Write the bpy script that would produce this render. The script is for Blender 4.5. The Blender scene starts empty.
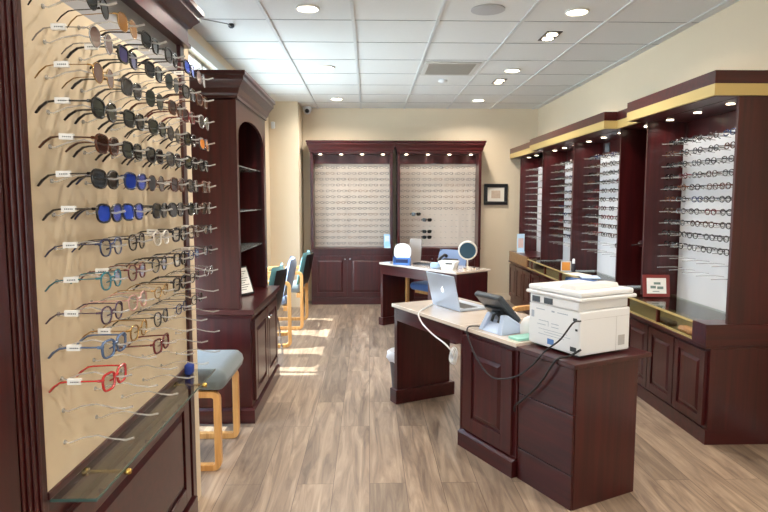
import bpy, bmesh, math, random
from mathutils import Matrix, Vector
random.seed(7)
R = math.radians
scn = bpy.context.scene
col = scn.collection

# ------------------------------------------------------------------ camera, world, sun, exposure
F = 600.0; VX, VY = 369.0, 200.0
pitch = math.atan((256-VY)/F)
yaw = math.atan((384-VX)/F*math.cos(pitch))
cam = bpy.data.cameras.new('camera'); cam_o = bpy.data.objects.new('camera', cam); col.objects.link(cam_o)
cam.sensor_width = 36.0; cam.lens = 36.0*F/768.0; cam.clip_start = 0.05; cam.clip_end = 200
cam_o.location = (0, 0, 1.45); cam_o.rotation_euler = (math.pi/2-pitch, 0, -yaw)
scn.camera = cam_o

world = bpy.data.worlds.new('world'); scn.world = world; world.use_nodes = True
wn = world.node_tree.nodes; wl = world.node_tree.links
bg = wn['Background']
tc = wn.new('ShaderNodeTexCoord'); sep = wn.new('ShaderNodeSeparateXYZ'); ramp = wn.new('ShaderNodeValToRGB')
wl.new(tc.outputs['Generated'], sep.inputs[0]); wl.new(sep.outputs['Z'], ramp.inputs[0])
ramp.color_ramp.elements[0].position = 0.0; ramp.color_ramp.elements[0].color = (0.80, 0.88, 1.0, 1)
ramp.color_ramp.elements[1].position = 0.6; ramp.color_ramp.elements[1].color = (0.45, 0.65, 1.0, 1)
wl.new(ramp.outputs[0], bg.inputs[0]); bg.inputs[1].default_value = 9.0

sun = bpy.data.lights.new('sun', 'SUN'); sun.energy = 17.0; sun.angle = R(0.6); sun.color = (1.0, 0.98, 0.94)
sun_o = bpy.data.objects.new('sun', sun); col.objects.link(sun_o)
sun_o.rotation_euler = Vector((0.95, -0.06, -2.55)).to_track_quat('-Z', 'Y').to_euler()

scn.view_settings.view_transform = 'Standard'; scn.view_settings.look = 'None'
scn.view_settings.gamma = 1.0; scn.view_settings.exposure = 0.15
try: scn.view_settings.use_curve_mapping = False
except Exception: pass

# ------------------------------------------------------------------ helpers
class MB:
    def __init__(s, M=None): s.v = []; s.f = []; s.mi = []; s.M = M or Matrix(); s.cm = 0
    def add(s, vs, fs):
        o = len(s.v); s.v += [s.M @ Vector(p) for p in vs]; s.f += [[i+o for i in f] for f in fs]; s.mi += [s.cm]*len(fs)
        return s
    def box(s, x0, x1, y0, y1, z0, z1):
        if x0 > x1: x0, x1 = x1, x0
        if y0 > y1: y0, y1 = y1, y0
        if z0 > z1: z0, z1 = z1, z0
        v = [(x0,y0,z0),(x1,y0,z0),(x1,y1,z0),(x0,y1,z0),(x0,y0,z1),(x1,y0,z1),(x1,y1,z1),(x0,y1,z1)]
        return s.add(v, [(0,3,2,1),(4,5,6,7),(0,1,5,4),(1,2,6,5),(2,3,7,6),(3,0,4,7)])
    def tube(s, pts, r, n=8, closed=False, cap=True, sq=1.0):
        pts = [Vector(p) for p in pts]; N = len(pts)
        rs = r if isinstance(r, (list, tuple)) else [r]*N
        rings = []; prev = None
        for i, p in enumerate(pts):
            if closed: t = pts[(i+1) % N]-pts[i-1]
            else: t = pts[min(i+1, N-1)]-pts[max(i-1, 0)]
            if t.length < 1e-9: t = Vector((0,0,1))
            t.normalize()
            if prev is None:
                a = Vector((0,0,1)) if abs(t.z) < .9 else Vector((1,0,0))
                nrm = t.cross(a).normalized()
            else:
                nrm = prev-t*prev.dot(t)
                nrm = nrm.normalized() if nrm.length > 1e-6 else t.cross(Vector((0,0,1))).normalized()
            prev = nrm; b = t.cross(nrm)
            rings.append([p+(nrm*math.cos(2*math.pi*k/n)+b*sq*math.sin(2*math.pi*k/n))*rs[i] for k in range(n)])
        v = [q for ring in rings for q in ring]; f = []
        M = N if closed else N-1
        for i in range(M):
            j = (i+1) % N
            for k in range(n):
                l = (k+1) % n; f.append((i*n+k, i*n+l, j*n+l, j*n+k))
        if cap and not closed:
            f.append(tuple(range(n-1, -1, -1))); f.append(tuple((N-1)*n+k for k in range(n)))
        return s.add(v, f)
    def lathe(s, prof, c=(0,0,0), n=24, axis='z'):
        v = []; f = []
        for (r, h) in prof:
            for k in range(n):
                a = 2*math.pi*k/n; x, y = r*math.cos(a), r*math.sin(a)
                p = {'z': (x, y, h), 'x': (h, x, y), 'y': (y, h, x)}[axis]
                v.append((p[0]+c[0], p[1]+c[1], p[2]+c[2]))
        for i in range(len(prof)-1):
            for k in range(n):
                l = (k+1) % n; f.append((i*n+k, i*n+l, (i+1)*n+l, (i+1)*n+k))
        f.append(tuple(range(n-1, -1, -1))); f.append(tuple((len(prof)-1)*n+k for k in range(n)))
        return s.add(v, f)
    def prism(s, poly, d, off=(0,0,0)):
        # poly: list of 3D points, extruded along vector d
        n = len(poly); d = Vector(d); o = Vector(off)
        a = [Vector(p)+o for p in poly]; b = [p+d for p in a]
        f = [tuple(range(n-1, -1, -1)), tuple(range(n, 2*n))]
        for k in range(n): l = (k+1) % n; f.append((k, l, n+l, n+k))
        return s.add(a+b, f)
    def sweep(s, prof, path):
        # crown moulding: prof [(out,z)] closed polygon swept along horizontal 2D path, out to the left of travel
        P = [Vector(p) for p in path]; N = len(P); v = []; f = []; n = len(prof)
        for i, p in enumerate(P):
            ns = []
            if i > 0: d = (P[i]-P[i-1]).normalized(); ns.append(Vector((-d.y, d.x)))
            if i < N-1: d = (P[i+1]-P[i]).normalized(); ns.append(Vector((-d.y, d.x)))
            m = ns[0] if len(ns) == 1 else (ns[0]+ns[1])/(1+ns[0].dot(ns[1]))
            for (o, z) in prof: v.append((p.x+m.x*o, p.y+m.y*o, z))
        for i in range(N-1):
            for k in range(n):
                l = (k+1) % n; f.append((i*n+k, i*n+l, (i+1)*n+l, (i+1)*n+k))
        f.append(tuple(range(n-1, -1, -1))); f.append(tuple((N-1)*n+k for k in range(n)))
        return s.add(v, f)
    def rbox(s, c, size, r, nz=3, nc=5):
        # rounded cushion: superellipse outline with softened top and bottom edges
        hx, hy, hz = size[0]/2, size[1]/2, size[2]/2; r = min(r, hx*.98, hy*.98); rz = min(r, hz)
        rings = []
        for side in (-1, 1):
            rng = range(nz+1) if side < 0 else range(nz, -1, -1)
            for i in rng:
                a = math.pi/2*i/nz
                rings.append((rz*(1-math.sin(a)), side*(hz-rz+rz*math.cos(a))))
        v = []; m = 4*(nc+1)
        for (ins, z) in rings:
            rr = max(r-ins, .0004)
            for q in range(4):
                cx = (hx-r)*(1 if q in (0, 3) else -1); cy = (hy-r)*(1 if q < 2 else -1)
                for k in range(nc+1):
                    a = math.pi/2*(q+k/nc)
                    v.append((c[0]+cx+rr*math.cos(a), c[1]+cy+rr*math.sin(a), c[2]+z))
        f = [tuple(range(m-1, -1, -1)), tuple((len(rings)-1)*m+k for k in range(m))]
        for i in range(len(rings)-1):
            for k in range(m):
                l = (k+1) % m; f.append((i*m+k, i*m+l, (i+1)*m+l, (i+1)*m+k))
        return s.add(v, f)

def frame(o, ux, uy, uz=(0,0,1)):
    M = Matrix.Identity(4)
    for i, a in enumerate((ux, uy, uz)):
        for j in range(3): M[j][i] = a[j]
    for j in range(3): M[j][3] = o[j]
    return M

ROOT = {}   # object name -> world matrix, used to turn world coordinates into local ones
def mesh_of(mb, mats, smooth=None, name='mesh'):
    me = bpy.data.meshes.new(name)
    me.from_pydata([tuple(p) for p in mb.v], [], mb.f)
    mats = mats if isinstance(mats, (list, tuple)) else [mats]
    for m in mats: me.materials.append(m)
    if len(mats) > 1:
        for p, i in zip(me.polygons, mb.mi): p.material_index = i
    bm = bmesh.new(); bm.from_mesh(me)
    bmesh.ops.recalc_face_normals(bm, faces=bm.faces)
    bm.to_mesh(me); bm.free()
    if smooth is not None:
        me.polygons.foreach_set('use_smooth', [True]*len(me.polygons))
        try: me.set_sharp_from_angle(angle=R(smooth))
        except Exception: pass
    me.update()
    return me
def part(name, mb, mats, parent=None, world=True, smooth=None, bevel=0, label=None):
    """one mesh object; vertices given in world coordinates (world=True) or in the parent's"""
    if parent is not None and world:
        inv = ROOT[parent.name].inverted()
        mb.v = [inv @ p for p in mb.v]
    o = bpy.data.objects.new(name, mesh_of(mb, mats, smooth, name)); col.objects.link(o)
    if parent is not None: o.parent = parent; ROOT[o.name] = ROOT[parent.name]
    else: ROOT[o.name] = Matrix()
    if bevel:
        b = o.modifiers.new('bevel', 'BEVEL'); b.width = bevel; b.segments = 2; b.limit_method = 'ANGLE'; b.angle_limit = R(40)
    if label: o['label'] = label
    return o
def tag(o, label, cat, group=None, kind=None):
    o['label'] = label; o['category'] = cat
    if group: o['group'] = group
    if kind: o['kind'] = kind
    return o
def thing(name, label, cat, loc=(0,0,0), rz=0, group=None, M=None):
    o = bpy.data.objects.new(name, None); o.empty_display_size = .05; col.objects.link(o)
    if M is None: M = Matrix.Translation(loc) @ Matrix.Rotation(rz, 4, 'Z')
    o.matrix_world = M; ROOT[o.name] = M
    return tag(o, label, cat, group)
def struct(name, mb, mats, parent=None, bevel=0):
    o = part(name, mb, mats, parent, bevel=bevel)
    if parent is None: o['kind'] = 'structure'
    return o
def single(name, mb, mats, label, cat, group=None, smooth=None, bevel=0, kind=None):
    """a thing that is one mesh, its origin at its base centre"""
    xs = [p.x for p in mb.v]; ys = [p.y for p in mb.v]; zs = [p.z for p in mb.v]
    c = Vector(((min(xs)+max(xs))/2, (min(ys)+max(ys))/2, min(zs)))
    mb.v = [p-c for p in mb.v]
    o = part(name, mb, mats, None, smooth=smooth, bevel=bevel); o.location = c
    ROOT[o.name] = Matrix.Translation(c)
    return tag(o, label, cat, group, kind)
def dup(root, M, label=None, group=None, mats=None):
    kids = [c for c in KIDS.get(root.name, [])]
    r = root.copy(); col.objects.link(r); r.matrix_world = M; ROOT[r.name] = M
    if label: r['label'] = label
    if group: r['group'] = group
    for ch in kids:
        c = ch.copy(); col.objects.link(c); c.parent = r
        for g in KIDS.get(ch.name, []):
            d = g.copy(); col.objects.link(d); d.parent = c
    return r
KIDS = {}
def kids(root, lst): KIDS[root.name] = lst

# ------------------------------------------------------------------ materials
def lin(c): return tuple((x/255/12.92 if x/255 <= .04045 else ((x/255+.055)/1.055)**2.4) for x in c)
def mat(name, c, rough=.5, metal=0, spec=.5, coat=0, coat_r=.1, emis=0, srgb=True, alpha=1, noise=0, nscale=8, bump=0, bscale=200, sheen=0):
    m = bpy.data.materials.new(name); m.use_nodes = True; n = m.node_tree.nodes; l = m.node_tree.links; b = n['Principled BSDF']
    c3 = lin(c) if srgb else c
    b.inputs['Base Color'].default_value = (*c3, 1); b.inputs['Roughness'].default_value = rough; b.inputs['Metallic'].default_value = metal
    b.inputs['Specular IOR Level'].default_value = spec; b.inputs['Coat Weight'].default_value = coat; b.inputs['Coat Roughness'].default_value = coat_r
    if sheen: b.inputs['Sheen Weight'].default_value = sheen
    if emis: b.inputs['Emission Color'].default_value = (*c3, 1); b.inputs['Emission Strength'].default_value = emis
    if noise or bump:
        t = n.new('ShaderNodeTexCoord')
    if noise:
        nz = n.new('ShaderNodeTexNoise'); nz.inputs['Scale'].default_value = nscale; nz.inputs['Detail'].default_value = 4
        l.new(t.outputs['Object'], nz.inputs['Vector'])
        mx = n.new('ShaderNodeMix'); mx.data_type = 'RGBA'; l.new(nz.outputs['Fac'], mx.inputs[0])
        mx.inputs[6].default_value = (*[x*(1-noise) for x in c3], 1); mx.inputs[7].default_value = (*[min(1, x*(1+noise)) for x in c3], 1)
        l.new(mx.outputs[2], b.inputs['Base Color'])
    if bump:
        nb = n.new('ShaderNodeTexNoise'); nb.inputs['Scale'].default_value = bscale; l.new(t.outputs['Object'], nb.inputs['Vector'])
        bp = n.new('ShaderNodeBump'); bp.inputs['Strength'].default_value = bump; bp.inputs['Distance'].default_value = .002
        l.new(nb.outputs['Fac'], bp.inputs['Height']); l.new(bp.outputs[0], b.inputs['Normal'])
    return m
def wood(name, c1, c2, scale=(30, 30, 1.6), rough=.3, coat=.25):
    m = mat(name, c1, rough, spec=.4, coat=coat, coat_r=.2); n = m.node_tree.nodes; l = m.node_tree.links; b = n['Principled BSDF']
    t = n.new('ShaderNodeTexCoord'); mp = n.new('ShaderNodeMapping'); mp.inputs['Scale'].default_value = scale
    l.new(t.outputs['Object'], mp.inputs[0]); nz = n.new('ShaderNodeTexNoise'); nz.inputs['Scale'].default_value = 1.0; nz.inputs['Detail'].default_value = 6; nz.inputs['Distortion'].default_value = .6
    l.new(mp.outputs[0], nz.inputs['Vector'])
    r = n.new('ShaderNodeValToRGB'); r.color_ramp.elements[0].position = .35; r.color_ramp.elements[0].color = (*lin(c1), 1)
    r.color_ramp.elements[1].position = .68; r.color_ramp.elements[1].color = (*lin(c2), 1)
    l.new(nz.outputs['Fac'], r.inputs[0]); l.new(r.outputs[0], b.inputs['Base Color'])
    return m
def thru(name, tint, gloss=.1, rough=.02, fres=True, body=None, bodyfac=0):
    """see-through sheet: tinted transparency with a reflecting coat and optional milky body"""
    m = bpy.data.materials.new(name); m.use_nodes = True; n = m.node_tree.nodes; l = m.node_tree.links; n.remove(n['Principled BSDF'])
    tr = n.new('ShaderNodeBsdfTransparent'); tr.inputs[0].default_value = (*tint, 1)
    gl = n.new('ShaderNodeBsdfGlossy'); gl.inputs['Roughness'].default_value = rough
    mx = n.new('ShaderNodeMixShader'); out = n['Material Output']; base = tr
    if body:
        di = n.new('ShaderNodeBsdfDiffuse'); di.inputs[0].default_value = (*lin(body), 1)
        m2 = n.new('ShaderNodeMixShader'); m2.inputs[0].default_value = bodyfac
        l.new(tr.outputs[0], m2.inputs[1]); l.new(di.outputs[0], m2.inputs[2]); base = m2
    if fres:
        f = n.new('ShaderNodeLayerWeight'); pw = n.new('ShaderNodeMath'); pw.operation = 'POWER'; pw.inputs[1].default_value = 4.0
        l.new(f.outputs['Facing'], pw.inputs[0]); ad = n.new('ShaderNodeMath'); ad.operation = 'MULTIPLY_ADD'; ad.use_clamp = True
        ad.inputs[1].default_value = .6; ad.inputs[2].default_value = gloss; l.new(pw.outputs[0], ad.inputs[0]); l.new(ad.outputs[0], mx.inputs[0])
    else: mx.inputs[0].default_value = gloss
    l.new(base.outputs[0], mx.inputs[1]); l.new(gl.outputs[0], mx.inputs[2]); l.new(mx.outputs[0], out.inputs[0])
    return m

CHERRY = wood('cherry_wood', (50, 12, 14), (70, 19, 20))
CHERRY_H = wood('cherry_wood_across', (50, 12, 14), (70, 19, 20), (1.6, 30, 30))
CHERRY_R = wood('cherry_wood_warm', (70, 22, 18), (92, 32, 24))
TOPSHEEN = wood('desk_top_painted_reflection', (216, 200, 184), (228, 212, 196), (4, 4, 30), rough=.16, coat=1)  # bright reflection on the dark glossy desk tops, put into the base colour
OAK = wood('honey_oak', (196, 140, 78), (224, 170, 104), (40, 40, 3), rough=.4, coat=.2)
GOLD = mat('brass_strip', (196, 172, 112), .38, metal=.3)
BRASS = mat('brass', (200, 165, 85), .25, metal=.9)
CREAM = mat('cream_paint', (224, 207, 180), .75, noise=.02, nscale=3)
CREAMB = mat('cream_slat_board', (216, 199, 170), .55, noise=.04, nscale=5)
WHITEP = mat('white_paint', (232, 230, 224), .6)
TILE = mat('ceiling_tile', (222, 222, 220), .9, noise=.02, nscale=40)
TBAR = mat('ceiling_grid_metal', (205, 206, 206), .4)
TSEAM = mat('ceiling_seam', (170, 170, 170), .7)
LIT = mat('lamp_lens', (255, 240, 214), emis=14)
LITS = mat('small_lamp_lens', (255, 236, 205), emis=9)
BLACK = mat('black_plastic', (22, 22, 24), .35)
DKGREY = mat('dark_grey_plastic', (52, 56, 62), .4)
WHITE = mat('white_plastic', (226, 228, 230), .38)
WHITE2 = mat('white_casing_shade', (208, 208, 206), .45)
SILVER = mat('silver_aluminium', (178, 188, 202), .35, metal=.5)
CHROME = mat('chrome', (220, 220, 222), .12, metal=1)
MIRROR = mat('mirror_glass', (235, 238, 240), .02, metal=1)
PAPER = mat('paper', (240, 238, 232), .8)
INK = mat('ink', (60, 62, 66), .8)
GREYSEAT = mat('grey_upholstery', (104, 113, 116), .85, bump=.4, bscale=500, sheen=.3)
BLUESEAT = mat('blue_upholstery', (62, 92, 142), .9, bump=.4, bscale=500, sheen=.3)
TEALSEAT = mat('teal_upholstery', (96, 158, 166), .85, bump=.4, bscale=500, sheen=.3)
SLATE = mat('slate_upholstery', (112, 128, 156), .85, bump=.4, bscale=500, sheen=.3)
METALG = mat('brushed_grey_board', (150, 150, 152), .5, metal=.3)
VENTM = mat('vent_metal', (200, 198, 192), .5)
DARKV = mat('vent_gap', (60, 60, 62), .8)
GLASS = thru('clear_glass', (.93, .97, .95), .02)
SHELFG = thru('shelf_glass', (.86, .89, .86), .08)
GEDGE = mat('glass_edge_green', (70, 92, 86), .2)
ACRYL = thru('acrylic', (.9, .9, .9), .12, rough=.12, body=(240, 238, 232), bodyfac=.3)
FROST = thru('frosted_acrylic', (.8, .78, .76), .06, rough=.2, body=(190, 178, 168), bodyfac=.45)
WPANEL = mat('white_display_board', (208, 207, 208), .45)
PPANEL = mat('pearl_display_board', (206, 192, 178), .5, noise=.05, nscale=4)

def floor_mat():
    m = bpy.data.materials.new('plank_floor'); m.use_nodes = True; n = m.node_tree.nodes; l = m.node_tree.links; b = n['Principled BSDF']
    t = n.new('ShaderNodeTexCoord'); mp = n.new('ShaderNodeMapping'); mp.inputs['Rotation'].default_value = (0, 0, R(90))
    l.new(t.outputs['Object'], mp.inputs[0])
    br = n.new('ShaderNodeTexBrick'); br.offset = .37; br.inputs['Scale'].default_value = 1; br.inputs['Mortar Size'].default_value = .0016; br.inputs['Mortar Smooth'].default_value = .3
    br.inputs['Brick Width'].default_value = 1.25; br.inputs['Row Height'].default_value = .185; br.inputs['Bias'].default_value = 0
    br.inputs['Color1'].default_value = (0, 0, 0, 1); br.inputs['Color2'].default_value = (1, 1, 1, 1); br.inputs['Mortar'].default_value = (0, 0, 0, 1)
    l.new(mp.outputs[0], br.inputs['Vector'])
    # grain
    m2 = n.new('ShaderNodeMapping'); m2.inputs['Scale'].default_value = (14, 1.3, 1); l.new(t.outputs['Object'], m2.inputs[0])
    ad = n.new('ShaderNodeVectorMath'); ad.operation = 'MULTIPLY_ADD'; l.new(br.outputs['Color'], ad.inputs[0]); ad.inputs[1].default_value = (9, 9, 9); l.new(m2.outputs[0], ad.inputs[2])
    nz = n.new('ShaderNodeTexNoise'); nz.inputs['Scale'].default_value = 1.2; nz.inputs['Detail'].default_value = 8; nz.inputs['Roughness'].default_value = .62; nz.inputs['Distortion'].default_value = 1.2
    l.new(ad.outputs[0], nz.inputs['Vector'])
    r = n.new('ShaderNodeValToRGB'); e = r.color_ramp.elements
    e[0].position = .28; e[0].color = (*lin((94, 78, 66)), 1); e[1].position = .75; e[1].color = (*lin((178, 157, 134)), 1)
    k = e.new(.5); k.color = (*lin((140, 120, 102)), 1)
    l.new(nz.outputs['Fac'], r.inputs[0])
    hs = n.new('ShaderNodeHueSaturation'); l.new(r.outputs[0], hs.inputs['Color'])
    mr = n.new('ShaderNodeMapRange'); mr.inputs['To Min'].default_value = .74; mr.inputs['To Max'].default_value = 1.16; l.new(br.outputs['Color'], mr.inputs[0]); l.new(mr.outputs[0], hs.inputs['Value'])
    mx = n.new('ShaderNodeMix'); mx.data_type = 'RGBA'; l.new(br.outputs['Fac'], mx.inputs[0]); l.new(hs.outputs[0], mx.inputs[6]); mx.inputs[7].default_value = (*lin((90, 72, 58)), 1)
    l.new(mx.outputs[2], b.inputs['Base Color']); b.inputs['Roughness'].default_value = .42
    b.inputs['Coat Weight'].default_value = .15; b.inputs['Coat Roughness'].default_value = .3
    return m
FLOOR = floor_mat()

# ------------------------------------------------------------------ room shell
CZ = 2.74; XR = 2.41; YB = 8.63; YF = -3.0; XL = -1.32
struct('floor', MB().box(XL-.2, XR+.2, YF-.2, YB+.2, -.12, 0), FLOOR)
struct('ceiling', MB().box(XL-.08, XR+.2, YF-.2, YB+.2, CZ, CZ+.1), TILE)
g = MB()
x = -.11-.61*6
while x < XR:
    if x > XL: g.box(x-.012, x+.012, YF, YB, CZ-.009, CZ+.001)
    x += .61
struct('trim_1', g, TBAR)
g = MB(); y = 4.46-.6096*12
while y < YB:
    if y > YF: g.box(XL, XR, y-.005, y+.005, CZ-.003, CZ+.001)
    y += .6096
struct('trim_2', g, TSEAM)
struct('wall_right', MB().box(XR, XR+.15, YF, YB+.15, 0, CZ), CREAM)
struct('wall_back', MB().box(XL-.15, XR, YB, YB+.15, 0, CZ), CREAM)
struct('wall_corner', MB().box(XL-.0, -.935, 8.07, YB, 0, CZ), CREAM)
# partition carrying the near display
PY = 2.86
w = MB().box(-1.32, -.87, YF, PY, 0, CZ).box(-.87, -.83, 2.755, PY, 0, CZ)
struct('wall_near', w, CREAM)
# left exterior wall with a long shop window
WY0, WY1, WZ0, WZ1 = 2.98, 7.4, .12, 2.56
w = MB(); w.box(XL-.08, XL, YF, WY0, 0, CZ); w.box(XL-.08, XL, WY1, YB+.15, 0, CZ); w.box(XL-.08, XL, WY0, WY1, WZ1, CZ); w.box(XL-.08, XL, WY0, WY1, 0, WZ0)
struct('wall_left', w, CREAM)
WF = mat('window_frame_white', (206, 204, 196), .5)
wr = MB(); 
wr.box(XL-.07, XL-.03, WY0, WY1, WZ1-.025, WZ1); wr.box(XL-.07, XL-.03, WY0, WY1, WZ0, WZ0+.05)
for yy in (WY0, 3.79, 5.0, 6.3, WY1-.05): wr.box(XL-.07, XL-.03, yy, yy+.05, WZ0, WZ1)
win = struct('window_1', wr, WF)
part('pane', MB().box(XL-.052, XL-.048, WY0, WY1, WZ0, WZ1), GLASS, win)
part('window_head', MB().box(XL, XL+.035, WY0-.1, WY1+.05, WZ1-.0, WZ1+.07), WF, win)
single('added_sun_shade', MB().box(XL-.018, XL-.014, WY0+.01, 3.82, 1.15, 2.53).tube([(XL-.016, WY0+.01, 2.53), (XL-.016, 3.82, 2.53)], .013, 10).tube([(XL-.016, WY0+.01, 1.15), (XL-.016, 3.82, 1.15)], .008, 8), mat('added_shade_cloth', (226, 222, 210), .8), 'added roller shade, out of view, keeping sun off the grey stool', 'roller shade')  # added and unseen, blocks the sun from the stool seat
# window added behind the viewer, out of sight, to bring in light
w = MB(); w.box(XL-.15, -1.1, YF-.15, YF, 0, CZ); w.box(.4, XR+.15, YF-.15, YF, 0, CZ); w.box(-1.1, .4, YF-.15, YF, 2.4, CZ); w.box(-1.1, .4, YF-.15, YF, 0, .2)
struct('wall_front', w, CREAM)
wr = MB()
for xx in (-1.1, -.35, .34): wr.box(xx, xx+.06, YF-.1, YF-.04, .2, 2.4)
wr.box(-1.1, .4, YF-.1, YF-.04, 2.34, 2.4); wr.box(-1.1, .4, YF-.1, YF-.04, .2, .26)
win = struct('window_added', wr, WF); part('pane', MB().box(-1.1, .4, YF-.07, YF-.065, .2, 2.4), GLASS, win)
struct('baseboard_right', MB().box(XR-.014, XR, YF, 3.36, 0, .09), WHITEP)
struct('baseboard_back', MB().box(-.93, XR, YB-.014, YB, 0, .09), CREAM)
struct('ground_outside', MB().box(-14, XL-.2, -12, 20, -.2, -.12), mat('pavement', (190, 188, 182), .9))

# ------------------------------------------------------------------ ceiling fittings
DLM = mat('downlight_trim', (240, 238, 232), .4)
def lampat(x, y, z, e, size=.1, c=(1, .92, .82)):
    L = bpy.data.lights.new('lamp', 'AREA'); L.shape = 'DISK'; L.size = size; L.energy = e; L.color = c; L.spread = R(150)
    o = bpy.data.objects.new('lamp_light', L); col.objects.link(o); o.location = (x, y, z); return o
where = {0: ('left', 'nearest'), 1: ('left', 'middle'), 2: ('left', 'farthest'), 3: ('right', 'nearest'), 4: ('right', 'middle'), 5: ('right', 'farthest')}
for i, (x, y) in enumerate([(-.41, 4.19), (-.41, 6.0), (-.41, 7.83), (1.43, 4.22), (1.43, 6.09), (1.42, 7.89)]):
    s, d = where[i]
    t = thing('recessed_downlight', 'round recessed ceiling downlight, %s of the three in the %s row' % (d, s), 'ceiling light', (x, y, CZ-.008), 0, 'round downlights')
    part('trim_ring', MB().tube([(x+.075*math.cos(a), y+.075*math.sin(a), CZ-.006) for a in [k*math.pi/12 for k in range(24)]], .008, 6, closed=True), DLM, t, smooth=60)
    part('lamp_lens', MB().lathe([(.07, CZ-.004), (.07, CZ-.001)], (x, y, 0), 24), LIT, t)
    lampat(x, y, CZ-.02, 17)
for (x, y) in [(-.41, 2.3), (-.41, .4), (1.43, 2.3), (1.43, .4), (.5, -1.6)]:      # lamps added out of view, over and behind the viewer, for more light
    t = thing('recessed_downlight', 'added ceiling downlight, out of view, lighting the near part of the shop', 'ceiling light', (x, y, CZ-.008), 0, 'added downlights overhead')
    part('trim_ring', MB().tube([(x+.075*math.cos(a), y+.075*math.sin(a), CZ-.006) for a in [k*math.pi/12 for k in range(24)]], .008, 6, closed=True), DLM, t, smooth=60)
    part('lamp_lens', MB().lathe([(.07, CZ-.004), (.07, CZ-.001)], (x, y, 0), 24), LIT, t)
    lampat(x, y, CZ-.02, 17)
for (x, y, d) in [(1.43, 4.84, 'nearer'), (1.42, 6.65, 'farther')]:
    t = thing('square_spotlight', 'black square twin spotlight in the ceiling, the %s of the two' % d, 'ceiling light', (x, y, CZ-.006), 0, 'square twin spotlights')
    part('housing', MB().box(x-.06, x+.06, y-.13, y+.13, CZ-.006, CZ-.001), BLACK, t)
    for yy in (y-.06, y+.06): part('lamp_lens', MB().lathe([(.042, CZ-.012), (.042, CZ-.005)], (x, yy, 0), 20), LITS, t)
t = thing('air_vent', 'beige metal air return vent in the ceiling', 'vent', (.79, 6.02, CZ-.01))
part('frame', MB().box(.53, 1.06, 5.74, 5.78, CZ-.014, CZ-.001).box(.53, 1.06, 6.27, 6.31, CZ-.014, CZ-.001).box(.53, .57, 5.78, 6.27, CZ-.014, CZ-.001).box(1.02, 1.06, 5.78, 6.27, CZ-.014, CZ-.001), VENTM, t)
part('backing', MB().box(.57, 1.02, 5.78, 6.27, CZ-.004, CZ-.001), DARKV, t)
g = MB()
for k in range(12): g.box(.57, 1.02, 5.795+k*.04, 5.817+k*.04, CZ-.013, CZ-.004)
part('louvre', g, mat('vent_louvre', (172, 166, 156), .5), t)
single('ceiling_speaker', MB().lathe([(.115, CZ-.002), (.115, CZ-.008), (.10, CZ-.012), (.02, CZ-.013)], (.81, 4.19, 0), 32), mat('speaker_grille', (180, 180, 182), .7), 'round grey ceiling speaker grille beside the front tile seam', 'speaker', smooth=40)
single('smoke_detector', MB().lathe([(.05, CZ-.001), (.048, CZ-.02), (.03, CZ-.032)], (.80, 6.61, 0), 24), WHITE, 'small round white smoke detector just behind the ceiling vent', 'smoke detector', smooth=40)
t = thing('security_camera', 'white dome security camera hanging in the back left ceiling corner', 'camera', (-.85, 8.5, CZ))
part('housing', MB().lathe([(.055, CZ-.001), (.062, CZ-.03), (.06, CZ-.05), (.045, CZ-.09), (.02, CZ-.105)], (-.855, 8.5, 0), 24), WHITE, t, smooth=50)
part('lens', MB().lathe([(.028, 8.425), (.028, 8.46)], (-.85, 0, CZ-.068), 20, 'y'), BLACK, t)
t = thing('hanging_cable', 'thin grey cable running from the near cabinet crown to a ceiling plug', 'cable', (-.9, 3.9, 2.5))
part('cord', MB().tube([(-.95, 2.75, 2.31), (-.97, 3.3, 2.42), (-1.0, 3.9, 2.57), (-1.0, 4.4, 2.69), (-1.01, 4.58, 2.72)], .004, 6), mat('grey_cord', (120, 120, 118), .6), t, smooth=60)
part('plug', MB().lathe([(.012, CZ-.03), (.022, CZ-.02), (.02, CZ-.001)], (-1.01, 4.58, 0), 16), DKGREY, t, smooth=50)
single('motion_sensor', MB().rbox((-1.26, 8.05, 2.43), (.05, .04, .09), .012), WHITE, 'small white motion sensor high on the cream corner wall', 'sensor', smooth=50)

# ------------------------------------------------------------------ cabinet joinery
CROWN = [(0, 0), (.012, 0), (.012, .012), (.022, .02), (.03, .04), (.055, .065), (.062, .07), (.062, .085), (.075, .09), (.075, .105), (0, .105)]
def crown_prof(z, s=1.0, h=1.0): return [(o*s, z+q*h) for o, q in CROWN]
def raised(mb, M, w, h, stile=.055, t=.02):
    """panel door in local frame: x across, y outwards, z up"""
    m0 = mb.M; mb.M = M
    mb.box(0, w, 0, t*.5, 0, h)
    mb.box(0, stile, t*.5, t, 0, h); mb.box(w-stile, w, t*.5, t, 0, h); mb.box(stile, w-stile, t*.5, t, 0, stile); mb.box(stile, w-stile, t*.5, t, h-stile, h)
    a, b, c, d = stile+.012, w-stile-.012, stile+.012, h-stile-.012; i = .022
    if b-a > .06:
        mb.add([(a,t*.5,c),(b,t*.5,c),(b,t*.5,d),(a,t*.5,d),(a+i,t*.95,c+i),(b-i,t*.95,c+i),(b-i,t*.95,d-i),(a+i,t*.95,d-i)],
               [(0,1,5,4),(1,2,6,5),(2,3,7,6),(3,0,4,7),(4,5,6,7),(3,2,1,0)])
    mb.M = m0
    return mb
def knob(M, parent, mt=CHROME):
    mb = MB(M); mb.lathe([(.004, 0), (.005, .012), (.012, .016), (.013, .022), (.008, .028)], (0,0,0), 14, 'y')
    return part('knob', mb, mt, parent, smooth=50)

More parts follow.
